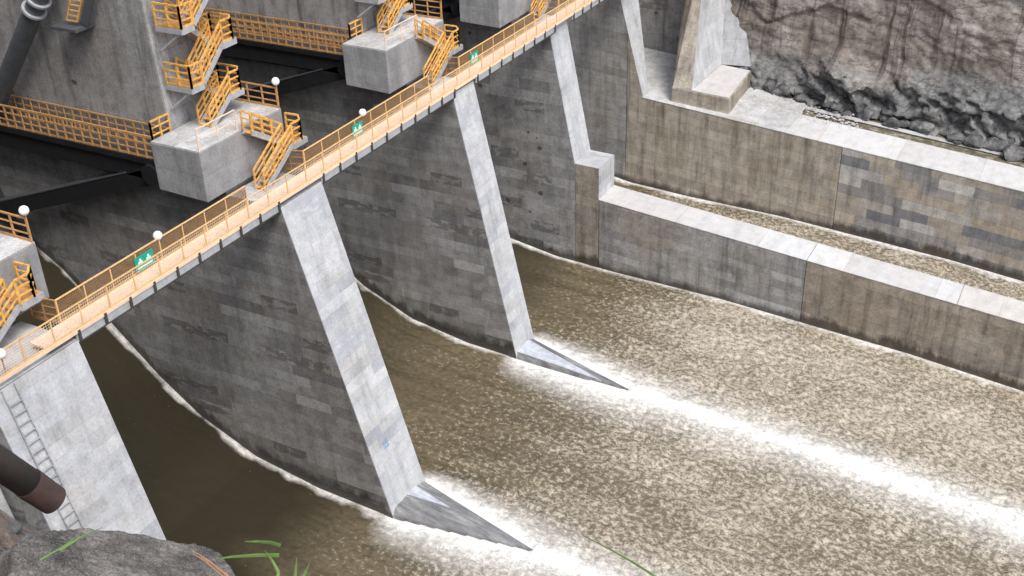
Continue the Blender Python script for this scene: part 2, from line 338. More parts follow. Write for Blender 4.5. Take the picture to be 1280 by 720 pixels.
def water_mat():
    b = NB('muddy_water'); P,x,y,z = b.pos()
    at = b.n('ShaderNodeAttribute', attribute_name='foam'); foam = at.outputs['Fac']
    tb = b.n('ShaderNodeAttribute', attribute_name='turb'); turb = tb.outputs['Fac']
    v = b.comb(b.math('MULTIPLY', x, .62), y, 0)
    warp = b.noise(v, .8, 3); vw = b.comb(b.math('ADD', b.math('MULTIPLY', x, .85), b.math('MULTIPLY', warp, .3)), b.math('ADD', y, b.math('MULTIPLY', warp, .3)), 0)
    n1 = b.noise(vw, 3.6, 3, .55); n2 = b.noise(vw, 9.5, 3, .6); n3 = b.noise(v, .35, 4, .6)
    nn = b.math('ADD', b.math('MULTIPLY', n1, .55), b.math('ADD', b.math('MULTIPLY', n2, .42), b.math('MULTIPLY', b.math('SUBTRACT', n3, .5), .16)))
    nn = b.math('ADD', nn, .04)
    mud = b.mix(n3, (.115,.092,.055), (.155,.126,.08))
    mud = b.mix(b.ramp(n1, [(.35,.5),(.55,0.)]), mud, (.06,.046,.027))
    stv = b.noise(b.comb(b.math('MULTIPLY', x, .10), b.math('MULTIPLY', y, 1.1), 2.), 1., 5, .65)
    mud = b.mix(1., mud, b.ramp(stv, [(.3,.72),(.5,1.),(.7,1.3)]), 'MULTIPLY')
    cal = b.n('ShaderNodeMapRange'); b.L(turb, cal.inputs[0]); cal.inputs[1].default_value = 0; cal.inputs[2].default_value = .28
    mud = b.mix(b.math('SUBTRACT', 1., cal.outputs[0]), mud, (.034,.029,.018))  # calm water darkened: pier reflection and shade painted into its colour
    # lighter muddy froth in turbulent water, breaking into flecks
    thr = b.math('SUBTRACT', .70, b.math('MULTIPLY', turb, .245))
    f = b.n('ShaderNodeMapRange'); b.L(b.math('SUBTRACT', nn, thr), f.inputs[0]); f.inputs[1].default_value = -.03; f.inputs[2].default_value = .13
    tl = b.n('ShaderNodeMapRange'); b.L(turb, tl.inputs[0]); tl.inputs[1].default_value = .5; tl.inputs[2].default_value = 1.1
    mud = b.mix(b.math('MULTIPLY', tl.outputs[0], .85), mud, (.20,.170,.122))
    c = b.mix(b.math('MULTIPLY', f.outputs[0], .8), mud, (.56,.495,.40))
    tt = b.math('MULTIPLY', b.math('SUBTRACT', turb, .5, clamp=True), .2)
    c = b.mix(tt, c, (.34,.30,.235))
    # white foam
    fm = b.math('MULTIPLY', foam, b.math('ADD', 1., b.math('MULTIPLY', b.math('SUBTRACT', nn, .5), 2.6)))
    fr = b.n('ShaderNodeMapRange'); b.L(fm, fr.inputs[0]); fr.inputs[1].default_value = .12; fr.inputs[2].default_value = 1.0
    c = b.mix(fr.outputs[0], c, (.77,.75,.71))
    b.L(c, b.p.inputs['Base Color'])
    ro = b.math('ADD', .22, b.math('MULTIPLY', b.math('MAXIMUM', f.outputs[0], fr.outputs[0]), .55))
    b.L(ro, b.p.inputs['Roughness']); b.p.inputs['Specular IOR Level'].default_value = .35; b.p.inputs['IOR'].default_value = 1.33
    h = b.math('MULTIPLY', b.math('ADD', b.math('MULTIPLY', n1, .8), b.math('MULTIPLY', n2, .7)), b.math('ADD', .15, turb))
    b.bump(h, .55, .12)
    return b.m
M['water'] = water_mat()

# ------------------------------------------------------------ ground, water, cliff, bank
bed = MB().add([(-400,-400,-52),(400,-400,-52),(400,400,-52),(-400,400,-52)], [(0,1,2,3)]).build('ground', M['bank'], recalc=False)
tag(bed, 'brown earth ground far beneath the spillway channel', 'ground', kind='structure')

def grid_mesh(name, X, Y, Z, mat, attrs=None, smooth=True):
    ny, nx = X.shape
    co = np.stack([X,Y,Z], -1).reshape(-1,3).astype(np.float32)
    idx = np.arange(nx*ny).reshape(ny,nx)
    q = np.stack([idx[:-1,:-1],idx[:-1,1:],idx[1:,1:],idx[1:,:-1]], -1).reshape(-1,4)
    me = bpy.data.meshes.new(name); me.vertices.add(len(co)); me.vertices.foreach_set('co', co.ravel())
    me.loops.add(q.size); me.loops.foreach_set('vertex_index', q.ravel().astype(np.int32))
    me.polygons.add(len(q)); me.polygons.foreach_set('loop_start', np.arange(0,q.size,4,dtype=np.int32))
    me.polygons.foreach_set('loop_total', np.full(len(q),4,dtype=np.int32))
    me.update(calc_edges=True); me.validate()
    if smooth: me.polygons.foreach_set('use_smooth', np.ones(len(q),dtype=bool))
    for k,a in (attrs or {}).items():
        at = me.attributes.new(k,'FLOAT','POINT'); at.data.foreach_set('value', a.reshape(-1).astype(np.float32))
    me.materials.append(mat)
    o = bpy.data.objects.new(name, me); COL.objects.link(o); return o

# pier layout: near face y, far face y, x of tail top, x of tail at water
PIERS = {0:(21.5,26.0,-34.75,-30.3),1:(39.2,42.55,-34.8,-29.95),2:(56.0,58.5,-35.0,-31.15),3:(69.5,72.2,-35.3,-31.4)}
ss = lambda t: np.clip(t,0,1)**2*(3-2*np.clip(t,0,1))
xs = np.arange(-58, 22, .15); ys = np.arange(19.5, 84.4, .15)
X, Y = np.meshgrid(xs, ys)
turb = np.full(X.shape, .0)
WALLD = np.full(X.shape, 9.); WEDGE = np.zeros(X.shape, bool)
def bay(y0, y1, a, b_, top):
    global turb
    msk = (Y>=y0)&(Y<y1); t = ss((X-a)/(b_-a))*top
    turb = np.where(msk, t, turb)
n_low = fbm(X*.16, Y*.3, 3)
bay(18,40.9,-37,-19,.8); bay(40.9,57.2,-47,-14,.80); bay(57.2,70.8,-40,-20,.86); bay(70.8,90,-44,-26,.75)
# blend between bays downstream
turb = np.clip(turb + n_low*.08*ss((X+44)/12), 0, 1.15)
foam = np.zeros_like(X)
d_w = fbm(X*.9, Y*.9, 3)*.22
for k,(y0,y1,xt,xw) in PIERS.items():
    dist = np.maximum(np.maximum(y0-Y, Y-y1), 0)
    WALLD = np.minimum(WALLD, np.where(X < (99 if k==3 else xw), dist, 9))
    wdt = .22+.24*ss((X+50)/25)
    act = (X < (30 if k==3 else xw+.6))*ss((X+56)/5)
    foam = np.maximum(foam, act*np.exp(-((dist+d_w*1.1)/wdt)**2)*(.66+.2*fbm(X*.5,Y*.5,2)))
    if k in (0,1,2):                      # apron wedge and wake behind the tail
        yc0 = (y0+y1)/2; tipx = {0:-22.,1:-22.,2:-23.2}[k]; tipy = {0:24.,1:40.5,2:56.15}[k]
        t = np.clip((X-xw)/(tipx-xw),0,1); yc = yc0+(tipy-yc0)*t
        half = (y1-y0)/2*(1-t)
        dw = np.maximum(np.abs(Y-yc)-half, 0)
        L = np.maximum(X-xw, 0); WEDGE |= (X>xw-.5)&(X<tipx)&(dw<=0)
        WALLD = np.where((X>xw-.5)&(X<tipx), np.minimum(WALLD, dw), WALLD)
        wn = 1.5+.14*np.minimum(L,9)+.012*np.maximum(L-9,0); wf = .9+.13*np.minimum(L,9)+.02*np.maximum(L-9,0)
        ww = np.where(Y<yc, wn, wf)
        g = np.exp(-np.abs((dw+d_w*.5)/ww)**1.35)
        core = np.exp(-((dw+d_w*.3)/(.22+.03*L))**2)*.36
        dec = .62-.006*np.maximum(L-9,0)+.36*(1-ss((L-6)/6))
        foam = np.maximum(foam, ss((X-xw+1.6)/2.2)*(g*dec+core))
dist = np.maximum(84-Y,0); foam = np.maximum(foam, ss((X+50)/14)*np.exp(-((dist+d_w)/.5)**2)*.75)
Zw = wz(X)
k1 = np.minimum(turb,1)
WALLD = np.minimum(WALLD, np.maximum(84-Y,0)); nearw = ss(WALLD/.9)
Zw = Zw + fbm(X*1.2+5, Y*2.0, 4, .6)*(.03+.11*k1)*nearw + (np.clip(foam,0,1)*.14 + foam*fbm(X*2.2,Y*2.2,3)*.09)*nearw*ss((X+31)/3)
Zw = np.where(WEDGE, wz(X)-.12, Zw)
wat = grid_mesh('water', X, Y, Zw, M['water'], {'foam':foam,'turb':turb})
tag(wat, 'muddy brown water racing down the spillway with white foam wakes', 'water', kind='structure')

# cliff on the far side
u = np.arange(-62, 34, .16); v = np.arange(0, 38, .16)
U, V = np.meshgrid(u, v)
zb = -37.0-.0867*(U+20)
Zc = zb+V-1
def chunks(U, V, cu, cv, seed):
    """fractured rock: every cell gets its own offset and tilt (nearest jittered seed)"""
    rs = np.random.RandomState(seed); T_ = rs.rand(5,128,128)
    a = U/cu; b_ = V/cv; ia = np.floor(a).astype(int); ib = np.floor(b_).astype(int)
    best = np.full(U.shape, 9.); out = np.zeros(U.shape)
    for da in (-1,0,1):
        for db in (-1,0,1):
            p = (ia+da)&127; q = (ib+db)&127
            du = a-(ia+da+T_[0][p,q]); dv = b_-(ib+db+T_[1][p,q]); d2 = du*du+dv*dv
            val = (T_[2][p,q]-.5)+(T_[3][p,q]-.5)*du*1.3+(T_[4][p,q]-.7)*dv*1.3
            out = np.where(d2<best, val, out); best = np.minimum(best, d2)
    return out
wu = U+fbm(U*.35,V*.35,2)*.22; wv = V+fbm(U*.35+30,V*.35,2)*.16
sk = wv+wu*.18
n1 = fbm(U*.10+3, V*.10, 4, .5)
low = 1-ss((V-3.2-fbm(U*.15,V*0,2)*1.8)/2.2)
Yc = 91.5+.16*V + n1*.5*np.clip(V/8,.35,1) + chunks(wu,sk,2.3,1.3,1)*1.35*low + chunks(wu,sk,.9,.55,2)*.75*low \
     + chunks(wu,sk,6.5,2.6,3)*.36*(1-low) + chunks(wu,sk,1.7,.8,4)*.16*(1-low) + fbm(U*1.6,V*1.6,4,.6)*.07 + .9*(1-low) - .5*low
Yc = np.where(U<-33, Yc+ss((-33-U)/3)*4.5, Yc)
cl = grid_mesh('rock_cliff', U, Yc, Zc, M['cliff'], smooth=False)
tag(cl, 'brown and grey blasted rock face rising behind the right channel wall', 'cliff', kind='structure')

# ------------------------------------------------------------ piers
def lerp(a,b,t): return a+(b-a)*t
plab = {0:('nearest pier at the left edge, a ladder running down its pale sloping face','spillway pier'),
        1:('tallest looking grey pier, its pale tail ending in the nearest foam wedge','spillway pier'),
        2:('middle grey pier whose narrower pale tail ends in the smaller, farther foam wedge','spillway pier'),
        3:('farthest bridge pier, its pale tail stepping down onto the low dividing wall','spillway pier')}
BLK = {0:(19.9,27.6),1:(37.6,43.9),2:(53.7,60.2),3:(67.3,73.4)}
for k,(y0,y1,xt,xw) in PIERS.items():
    T = thing('spillway_pier', ((-45),(y0+y1)/2,-45), plab[k][0], plab[k][1], 'spillway piers under the footbridge')
    slope = (xw-xt)/(42.8-24.9)
    if k == 3:
        prof = [(-61,-50),(-33.31,-50),(-33.31,-34.70),(-33.33,-34.68),(xt,-24.9),(-41.1,-24.9),(-61,-24.9)]
        MB().prism([(-33.29,-50),(-31.4,-50),(-31.4,-34.74),(-33.29,-34.71)], y0, y1).build('end_wall', M['wall_brown'], T, bevel=.03)
    else:
        prof = [(-61,-50),(xt+slope*25.1,-50),(xt,-24.9),(-41.1,-24.9),(-61,-24.9)]
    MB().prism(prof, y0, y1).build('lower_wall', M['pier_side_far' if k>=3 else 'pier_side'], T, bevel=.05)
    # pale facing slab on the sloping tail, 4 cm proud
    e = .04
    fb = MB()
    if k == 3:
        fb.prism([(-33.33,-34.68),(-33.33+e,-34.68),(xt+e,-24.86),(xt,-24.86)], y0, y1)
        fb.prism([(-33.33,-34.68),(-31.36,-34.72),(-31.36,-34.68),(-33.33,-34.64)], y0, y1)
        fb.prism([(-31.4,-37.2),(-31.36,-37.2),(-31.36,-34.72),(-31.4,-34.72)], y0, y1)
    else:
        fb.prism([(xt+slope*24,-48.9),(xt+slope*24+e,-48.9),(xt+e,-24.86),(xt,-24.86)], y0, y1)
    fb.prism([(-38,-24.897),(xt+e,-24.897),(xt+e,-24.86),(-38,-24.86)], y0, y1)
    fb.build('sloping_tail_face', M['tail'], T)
    # upper tower
    MB().prism([(-61,-24.85),(-41.12,-24.85),(-42.2,0),(-61,0)], y0+.003, y1-.003).build('tower_wall', M['tower_side'], T, bevel=.05)
    MB().prism([(-41.11,-24.8),(-41.06,-24.8),(-42.14,0),(-42.19,0)], y0+.02, y1-.02).build('tower_front_face', M['tower_front'], T)
    b0,b1 = BLK[k]
    MB().prism([(-41.05,-24.45),(-37.9,-24.55),(-37.9,-21.9),(-41.05,-21.9)], b0, b1).build('trunnion_block', M['block'], T, bevel=.05)
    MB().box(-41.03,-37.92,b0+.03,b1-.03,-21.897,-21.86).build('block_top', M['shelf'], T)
    MB().box(-41.0,-38.2,y0+.05,y1-.05,-24.86,-24.5).box(-41.06,-40.2,b0+.15,y0,-24.4,-23.4).build('bearing_pad', M['block'], T)
    if k == 1:
        pm = MB()
        fx = lambda z: xt+slope*(-24.9-z)+e+.012
        for (ya_,za_,yb_,zb_) in ((40.3,-38.95,40.75,-38.8),(40.35,-39.3,40.6,-38.9),(40.6,-38.9,40.75,-39.25),(40.75,-39.25,40.4,-39.2)):
            pm.bar((fx(za_),ya_,za_),(fx(zb_),yb_,zb_),.06,.01,upv=(1,0,0))
        pm.build('blue_paint_mark', M['bluemark'], T)
    if k == 0:
        lm = MB()
        lm.bar((xt+e+.09,22.1,-24.9),(xt+slope*17+e+.09,22.1,-41.9),.05).bar((xt+e+.09,22.7,-24.9),(xt+slope*17+e+.09,22.7,-41.9),.05)
        for q in range(34):                 # recessed steel rungs up the sloping face
            z = -25.6-q*.42; x = xt+slope*(-24.9-z)+e
            lm.bar((x+.09,22.1,z),(x+.09,22.7,z),.045)
        lm.build('ladder_rungs', M['tower_front'], T)
    if k in (1,2,0):
        # spray-wetted apron wedge behind the tail
        tipx = {0:-22.,1:-21.9,2:-23.1}[k]; tipy = {0:24.,1:40.5,2:56.15}[k]
        zt = float(wz(tipx)); z0 = float(wz(xw))
        hi = .42
        A=(xw-.2,y0+.02,z0+.16); B=(xw-.2,y1-.02,z0+.16); C=(tipx,tipy,zt+.10)
        a=(xw-.2,y0+(.22 if k==2 else .35),z0+hi); bb=(xw-.2,y1-(.6 if k==2 else 1.0),z0+hi); c=(tipx-1.9,tipy-.05,zt+.24)
        mb = MB().add([A,B,C,a,bb,c,(A[0],A[1],z0-2),(B[0],B[1],z0-2),(C[0],C[1],zt-2)],
             [(0,2,5,3),(2,1,4,5),(0,6,8,2),(2,8,7,1),(3,5,4)])
        mb.build('apron_wedge', M['sill'], T, recalc=True)
        if k == 2:
            MB().add([(a[0],a[1],a[2]+.012),(bb[0],bb[1],bb[2]+.012),(c[0],c[1],c[2]+.012),(a[0],a[1],a[2]-.1),(bb[0],bb[1],bb[2]-.1),(c[0],c[1],c[2]-.1)],
                     [(0,2,1),(3,4,5),(0,3,5,2),(2,5,4,1),(1,4,3,0)]).build('apron_top', M['sill_light'], T)
        if k == 1:
            MB().add([(a[0],bb[1]-.75,a[2]+.03),(bb[0],bb[1]+.15,bb[2]+.03),(xw+2.7,tipy+.42,z0+hi+.03),(a[0],bb[1]-.75,a[2]-.1),(bb[0],bb[1]+.15,bb[2]-.1),(xw+2.7,tipy+.42,z0+hi-.1)],
                     [(0,2,1),(3,4,5),(0,3,5,2),(2,5,4,1),(1,4,3,0)]).build('apron_top', M['sill_light'], T)

# mid dividing wall downstream of pier 3
T = thing('dividing_wall', (-10,70.85,-45), 'low dividing wall with a bright flat top running from the stepped pier to the right edge', 'wall')
ztop = lambda x: -37.18-.0904*(x+31.4)
for a,b_,mt in ((-31.36,-15.92,'wall_grey'),(-15.88,28,'wall_brown')):
    MB().prism([(a,-50),(b_,-50),(b_,ztop(b_)),(a,ztop(a))], 69.5, 72.2).build('wall_segment', M[mt], T, bevel=.03)
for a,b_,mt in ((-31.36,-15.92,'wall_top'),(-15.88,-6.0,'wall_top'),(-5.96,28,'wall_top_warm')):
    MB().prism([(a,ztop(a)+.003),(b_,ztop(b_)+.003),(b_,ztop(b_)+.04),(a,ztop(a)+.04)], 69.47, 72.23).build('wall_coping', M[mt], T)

# right wall
T = thing('retaining_wall', (-10,86,-45), 'long right hand channel wall, tan then patchwork panels, with a pale shelf on top', 'wall')
rt = lambda x: -34.81-.0867*(x+34.08)
# body with the rising pier part upstream
MB().prism([(-61,-50),(-35.5,-50),(-35.5,-29.6),(-43.57,0),(-61,0)], 84.0, 85.2).build('wall_segment', M['wall_grey'], T)
MB().prism([(-35.47,-50),(-17.5,-50),(-17.5,rt(-17.5)),(-34.08,-34.81),(-35.47,-29.71)], 84.0, 85.2).build('wall_segment', M['rwall_tan'], T, bevel=.03)
MB().prism([(-17.46,-50),(28,-50),(28,rt(28)),(-17.46,rt(-17.46))], 84.0, 85.2).build('wall_segment', M['rwall_patch'], T, bevel=.03)
# tail flare behind (thicker higher up)
ft = MB(); _z=[-34.79,-27.8,-14.,0.]; _f=[85.25,87.15,88.0,88.9]
for za,zb_,fa,fb_ in zip(_z[:-1],_z[1:],_f[:-1],_f[1:]):
    xa=-34.02-.2727*(za+34.81); xb=-34.02-.2727*(zb_+34.81)
    ft.add([(xa,83.99,za),(xa,fa,za),(xb,fb_,zb_),(xb,83.99,zb_),(-61,fa,za),(-61,fb_,zb_)],[(0,1,2,3),(1,4,5,2)])
ft.build('flared_tail_face', M['tail_plain'], T)
def shelf(x0,x1,y0,y1,dz,name,mt,P=None,th=.05):
    return MB().prism([(x0,rt(x0)+dz-th),(x1,rt(x1)+dz-th),(x1,rt(x1)+dz),(x0,rt(x0)+dz)], y0, y1).build(name, M[mt], P)
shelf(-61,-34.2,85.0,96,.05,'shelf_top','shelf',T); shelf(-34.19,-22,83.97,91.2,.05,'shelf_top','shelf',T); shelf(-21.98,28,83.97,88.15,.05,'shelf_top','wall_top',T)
shelf(-21.98,28,88.16,93.5,-.12,'fill','gravel',T)
shelf(-21.98,28,89.55,90.15,.02,'kerb','shelf',T)
# slab back wall of the recess
bw = MB().box(-61,-33.6,94.6,96.0,-36,-8).build('recess_back_wall', M['tower_side'])
tag(bw, 'dark grey upright wall closing the recess left of the pale buttress', 'wall')
# buttress
T = thing('buttress', (-29,88,-36), 'pale concrete buttress tapering upward on a square plinth against the cliff', 'buttress')
MB().add([(-31.8,84.55,-36),(-26.9,84.8,-36),(-27.3,91.4,-36),(-31.8,91.4,-36),(-31.8,84.55,-33.75),(-26.9,84.8,-34.1),(-27.3,91.4,-34.0),(-31.8,91.4,-33.7)],
         [(0,3,2,1),(4,5,6,7),(0,1,5,4),(1,2,6,5),(2,3,7,6),(3,0,4,7)]).build('plinth', M['rwall_tan'], T, bevel=.06)
MB().add([(-31.7,84.6,-33.74),(-27.0,84.85,-34.08),(-27.4,91.3,-33.97),(-31.7,91.3,-33.7),(-31.7,84.6,-33.68),(-27.0,84.85,-34.02),(-27.4,91.3,-33.92),(-31.7,91.3,-33.63)],
         [(0,3,2,1),(4,5,6,7),(0,1,5,4),(1,2,6,5),(2,3,7,6),(3,0,4,7)]).build('plinth_top', M['wall_top'], T)
def at(p,q,z):
    t=(z-p[2])/(q[2]-p[2]); return tuple(p[i]+(q[i]-p[i])*t for i in range(3))
e1=((-31.7,84.65,-33.7),(-32.56,89.0,-28.04)); e2=((-30.1,84.7,-33.75),(-31.0,88.3,-27.8)); e3=((-29.9,91.2,-33.7),(-30.8,93.8,-29.05)); e4=((-27.6,92.2,-33.9),(-30.0,94.6,-29.2))
tops=[at(*e,-22) for e in (e1,e2,e3,e4)]
base=[e[0] for e in (e1,e2,e3,e4)]
bk=[(-34,96,-33.7),(-35,97,-22)]
MB().add([base[0],base[1],tops[1],tops[0]],[(0,1,2,3)]).add([base[0],tops[0],bk[1],bk[0]],[(0,1,2,3)]).build('tan_side_face', M['rwall_tan'], T, recalc=False)
MB().add([base[1],base[2],tops[2],tops[1]],[(0,1,2,3)]).add([tops[0],tops[1],tops[2],tops[3],bk[1]],[(0,1,2,3,4)]).build('sloping_front_face', M['tail_plain'], T, recalc=False)
MB().add([base[2],base[3],tops[3],tops[2]],[(0,1,2,3)]).add([base[3],(-29,97,-33.9),(-31,98,-22),tops[3]],[(0,1,2,3)]).build('grey_side_face', M['block'], T, recalc=False)

# headwall: unseen, added far upstream to block skylight from the gates
hw = MB().box(-66,-61.05,-10,110,-50,6).build('skylight_blocker', M['blocker_wall'])
tag(hw, 'massive grey unseen wall added upstream of the gates to block skylight', 'light blocker')

# ------------------------------------------------------------ radial gates
def gate(k, label):
    y0 = PIERS[k-1][1] if k-1 in PIERS else PIERS[k][0]-13; y1 = PIERS[k][0]
    T = thing('radial_gate', (-42,y1-1,-24), label, 'sluice gate', 'radial gates between the piers')
    ya = y1-.95
    arm = MB()
    arm.bar((-41.2,ya,-23.75),(-55.2,ya,-23.9),.55,.95)
    arm.build('upper_arm', M['black'], T)
    arm = MB(); arm.bar((-41.4,ya,-23.9),(-55,ya,-28.75),.55,.85); arm.build('lower_arm', M['black'], T)
    lf = MB(); lf.bar((-43.6,ya,-24.14),(-54.9,ya,-28.2),.6,.07); lf.build('lower_arm_flange', M['steelgrey'], T)
    MB().tube((-41.6,ya-.6,-23.8),(-41.6,y1,-23.8),.55).build('trunnion_hub', M['black'], T, smooth=False)
    # skin plate: arc about the trunnion
    pr=[]; 
    for q in range(13):
        a = R(172+ q*2.6); pr.append((-41.4+15.*math.cos(a), -24.6+15.*math.sin(a)*-1))
    pr = [(-41.4-15*math.cos(R(t)), -23.8-15*math.sin(R(t))) for t in range(-12,30,3)]
    inner = [(-41.4-14.8*math.cos(R(t)), -23.8-14.8*math.sin(R(t))) for t in range(27,-13,-3)]
    MB().prism(pr+inner, y0+.03, y1-.03).build('skin_plate', M['gate'], T)
    return T
gate(1,'dark gate arms slanting back from the block between the two nearest piers')
gate(2,'dark gate arms slanting back from the block in the second bay, above the middle pier')
gate(3,'dark gate arms in the farthest gated bay, at the top edge beside the bridge')

# ------------------------------------------------------------ railing helper
def railing(path, h=1.1, mat='yellow', parent=None, name='railing', sp=1.2, rails=(.37,.74,1.1), t=.055, mesh=None, toe=True, mcell=.1, wm='wire'):
    mb = MB()
    for a,b_ in zip(path[:-1], path[1:]):
        a = Vector(a); b_ = Vector(b_); L = (b_-a).length; n = max(1, round(L/sp))
        for r in rails: mb.bar(a+Vector((0,0,r*h/1.1)), b_+Vector((0,0,r*h/1.1)), t if r==rails[-1] else t*.75)
        for i in range(n+1):
            p = a.lerp(b_, i/n); mb.bar(p, p+Vector((0,0,h)), t)
        if toe: mb.bar(a+Vector((0,0,.07)), b_+Vector((0,0,.07)), .02, .13)
    o = mb.build(name, M[mat], parent)
    if mesh:
        mm = MB()
        for a,b_ in zip(path[:-1], path[1:]):
            a = Vector(a); b_ = Vector(b_); L = (b_-a).length; n = int(L/mcell)
            for i in range(n+1):
                p = a.lerp(b_, i/max(n,1)); mm.bar(p+Vector((0,0,.1)), p+Vector((0,0,h-.03)), mesh)
            for j in range(1,int(h/mcell)):
                mm.bar(a+Vector((0,0,j*mcell)), b_+Vector((0,0,j*mcell)), mesh)
        mm.build('wire_mesh', M[wm], o, recalc=False)
    return o

# ------------------------------------------------------------ footbridge
T = thing('footbridge', (-35.2,54,-24.6), 'long narrow footbridge with a peach deck and yellow mesh railings crossing all the pier tops', 'footbridge')
DX0, DX1 = -35.72, -34.72
MB().box(DX0, DX1, 24.6, 86, -24.56, -24.48).build('deck', M['peach'], T)
gm = MB()
spans = [(26.0,39.2),(42.55,56.0),(58.5,69.5),(72.2,84.0)]
for a,b_ in spans:
    gm.box(DX1-.10, DX1-.02, a+.02, b_-.02, -25.0, -24.565).box(DX0+.02, DX0+.1, a+.02, b_-.02, -25.0, -24.565)
gm.build('girder', M['galv'], T)
MB().box(DX1-.35,DX0+.35,24.7,86,-24.86,-24.57).build('bearing_strip', M['bracket'], T)
for a,b_ in spans:
    n = round((b_-a)/1.5)
    for i in range(n+1):
        y = a+.15+(b_-a-.3)*i/n
        MB().box(DX1-.015, DX1+.06, y-.06, y+.06, -24.98, -24.47).build('post_bracket', M['bracket'], T)
bl = MB()
for a,b_ in spans: bl.box(DX1-.12,DX1+.005,a+.02,b_-.02,-25.06,-25.0)
bl.build('lower_flange', M['bracket'], T)
# peach edge channel
MB().box(DX1-.02,DX1+.03,21.6,86,-24.6,-24.44).box(DX0-.03,DX0+.02,24.6,86,-24.6,-24.44).build('edge_channel', M['peach'], T)
railing([(DX1,22.0,-24.48),(DX1,86,-24.48)], parent=T, name='downstream_railing', sp=1.5, mesh=.010, mat='rail_tan', mcell=.12, wm='wire_pale', t=.05, rails=(1.1,))
for a,b_ in ((26.2,38.0),(42.6,54.6),(58.2,68.2),(72.0,86)):
    railing([(DX0-.0,a,-24.48),(DX0,b_,-24.48)], parent=T, name='upstream_railing', sp=1.5, mesh=.026, mat='rail_tan', mcell=.085, rails=(1.1,))
    railing([(DX0-.05,a,-24.5),(-37.7,a+.2,-24.86)], parent=T, name='return_railing', sp=1.0, mesh=.012, mat='orange', mcell=.09)
# thin wing at each pier end of the upstream side
def lamp(y, x, z, label, gr='white globe lamps on the railings', ph=1.35):
    t = thing('globe_lamp', (x,y,z), label, 'lamp', gr)
    MB().tube((x,y,z),(x,y,z+ph),.035,n=8).build('post', M['orange'], t)
    MB().tube((x,y,z+ph),(x,y,z+ph+.06),.1,.1,n=12).build('collar', M['galv'], t)
    MB().ball((x,y,z+ph+.2),.21).build('globe', M['white'], t, smooth=True)
lamp(32.15, DX0-.06, -24.48, 'white globe lamp on the bridge railing just right of the nearest green sign', ph=1.0)
lamp(48.0, DX0-.06, -24.48, 'white globe lamp on the bridge railing above the middle green sign', ph=1.0)
lamp(22.6, DX1-.06, -24.48, 'white globe lamp at the left edge where the bridge reaches the nearest pier', ph=.75)
def sign(y, label, wd=1.15):
    t = thing('sign', (DX0+.06,y,-24.1), label, 'sign', 'green signs on the bridge railing')
    x=DX0+.07
    MB().box(x,x+.03,y-wd/2,y+wd/2,-24.28,-23.6).build('plate', M['sign'], t)
    mk = MB()
    for s_ in (-1,1):
        c = y+s_*wd*.22
        mk.box(x+.031,x+.036,c-.13,c+.13,-23.96,-23.84).box(x+.031,x+.036,c-.05,c+.07,-23.84,-23.72)
    mk.box(x+.031,x+.036,y-wd*.4,y+wd*.4,-24.18,-24.09)
    mk.build('pale_marking', M['sign_mark'], t)
sign(31.0,'green sign with pale marks on the bridge railing, nearest and lowest of the green signs',1.1)
sign(47.2,'green sign on the bridge railing between the two trunnion blocks, below a globe lamp',.95)
sign(59.9,'small green sign on the bridge railing high up near the far concrete block',.9)

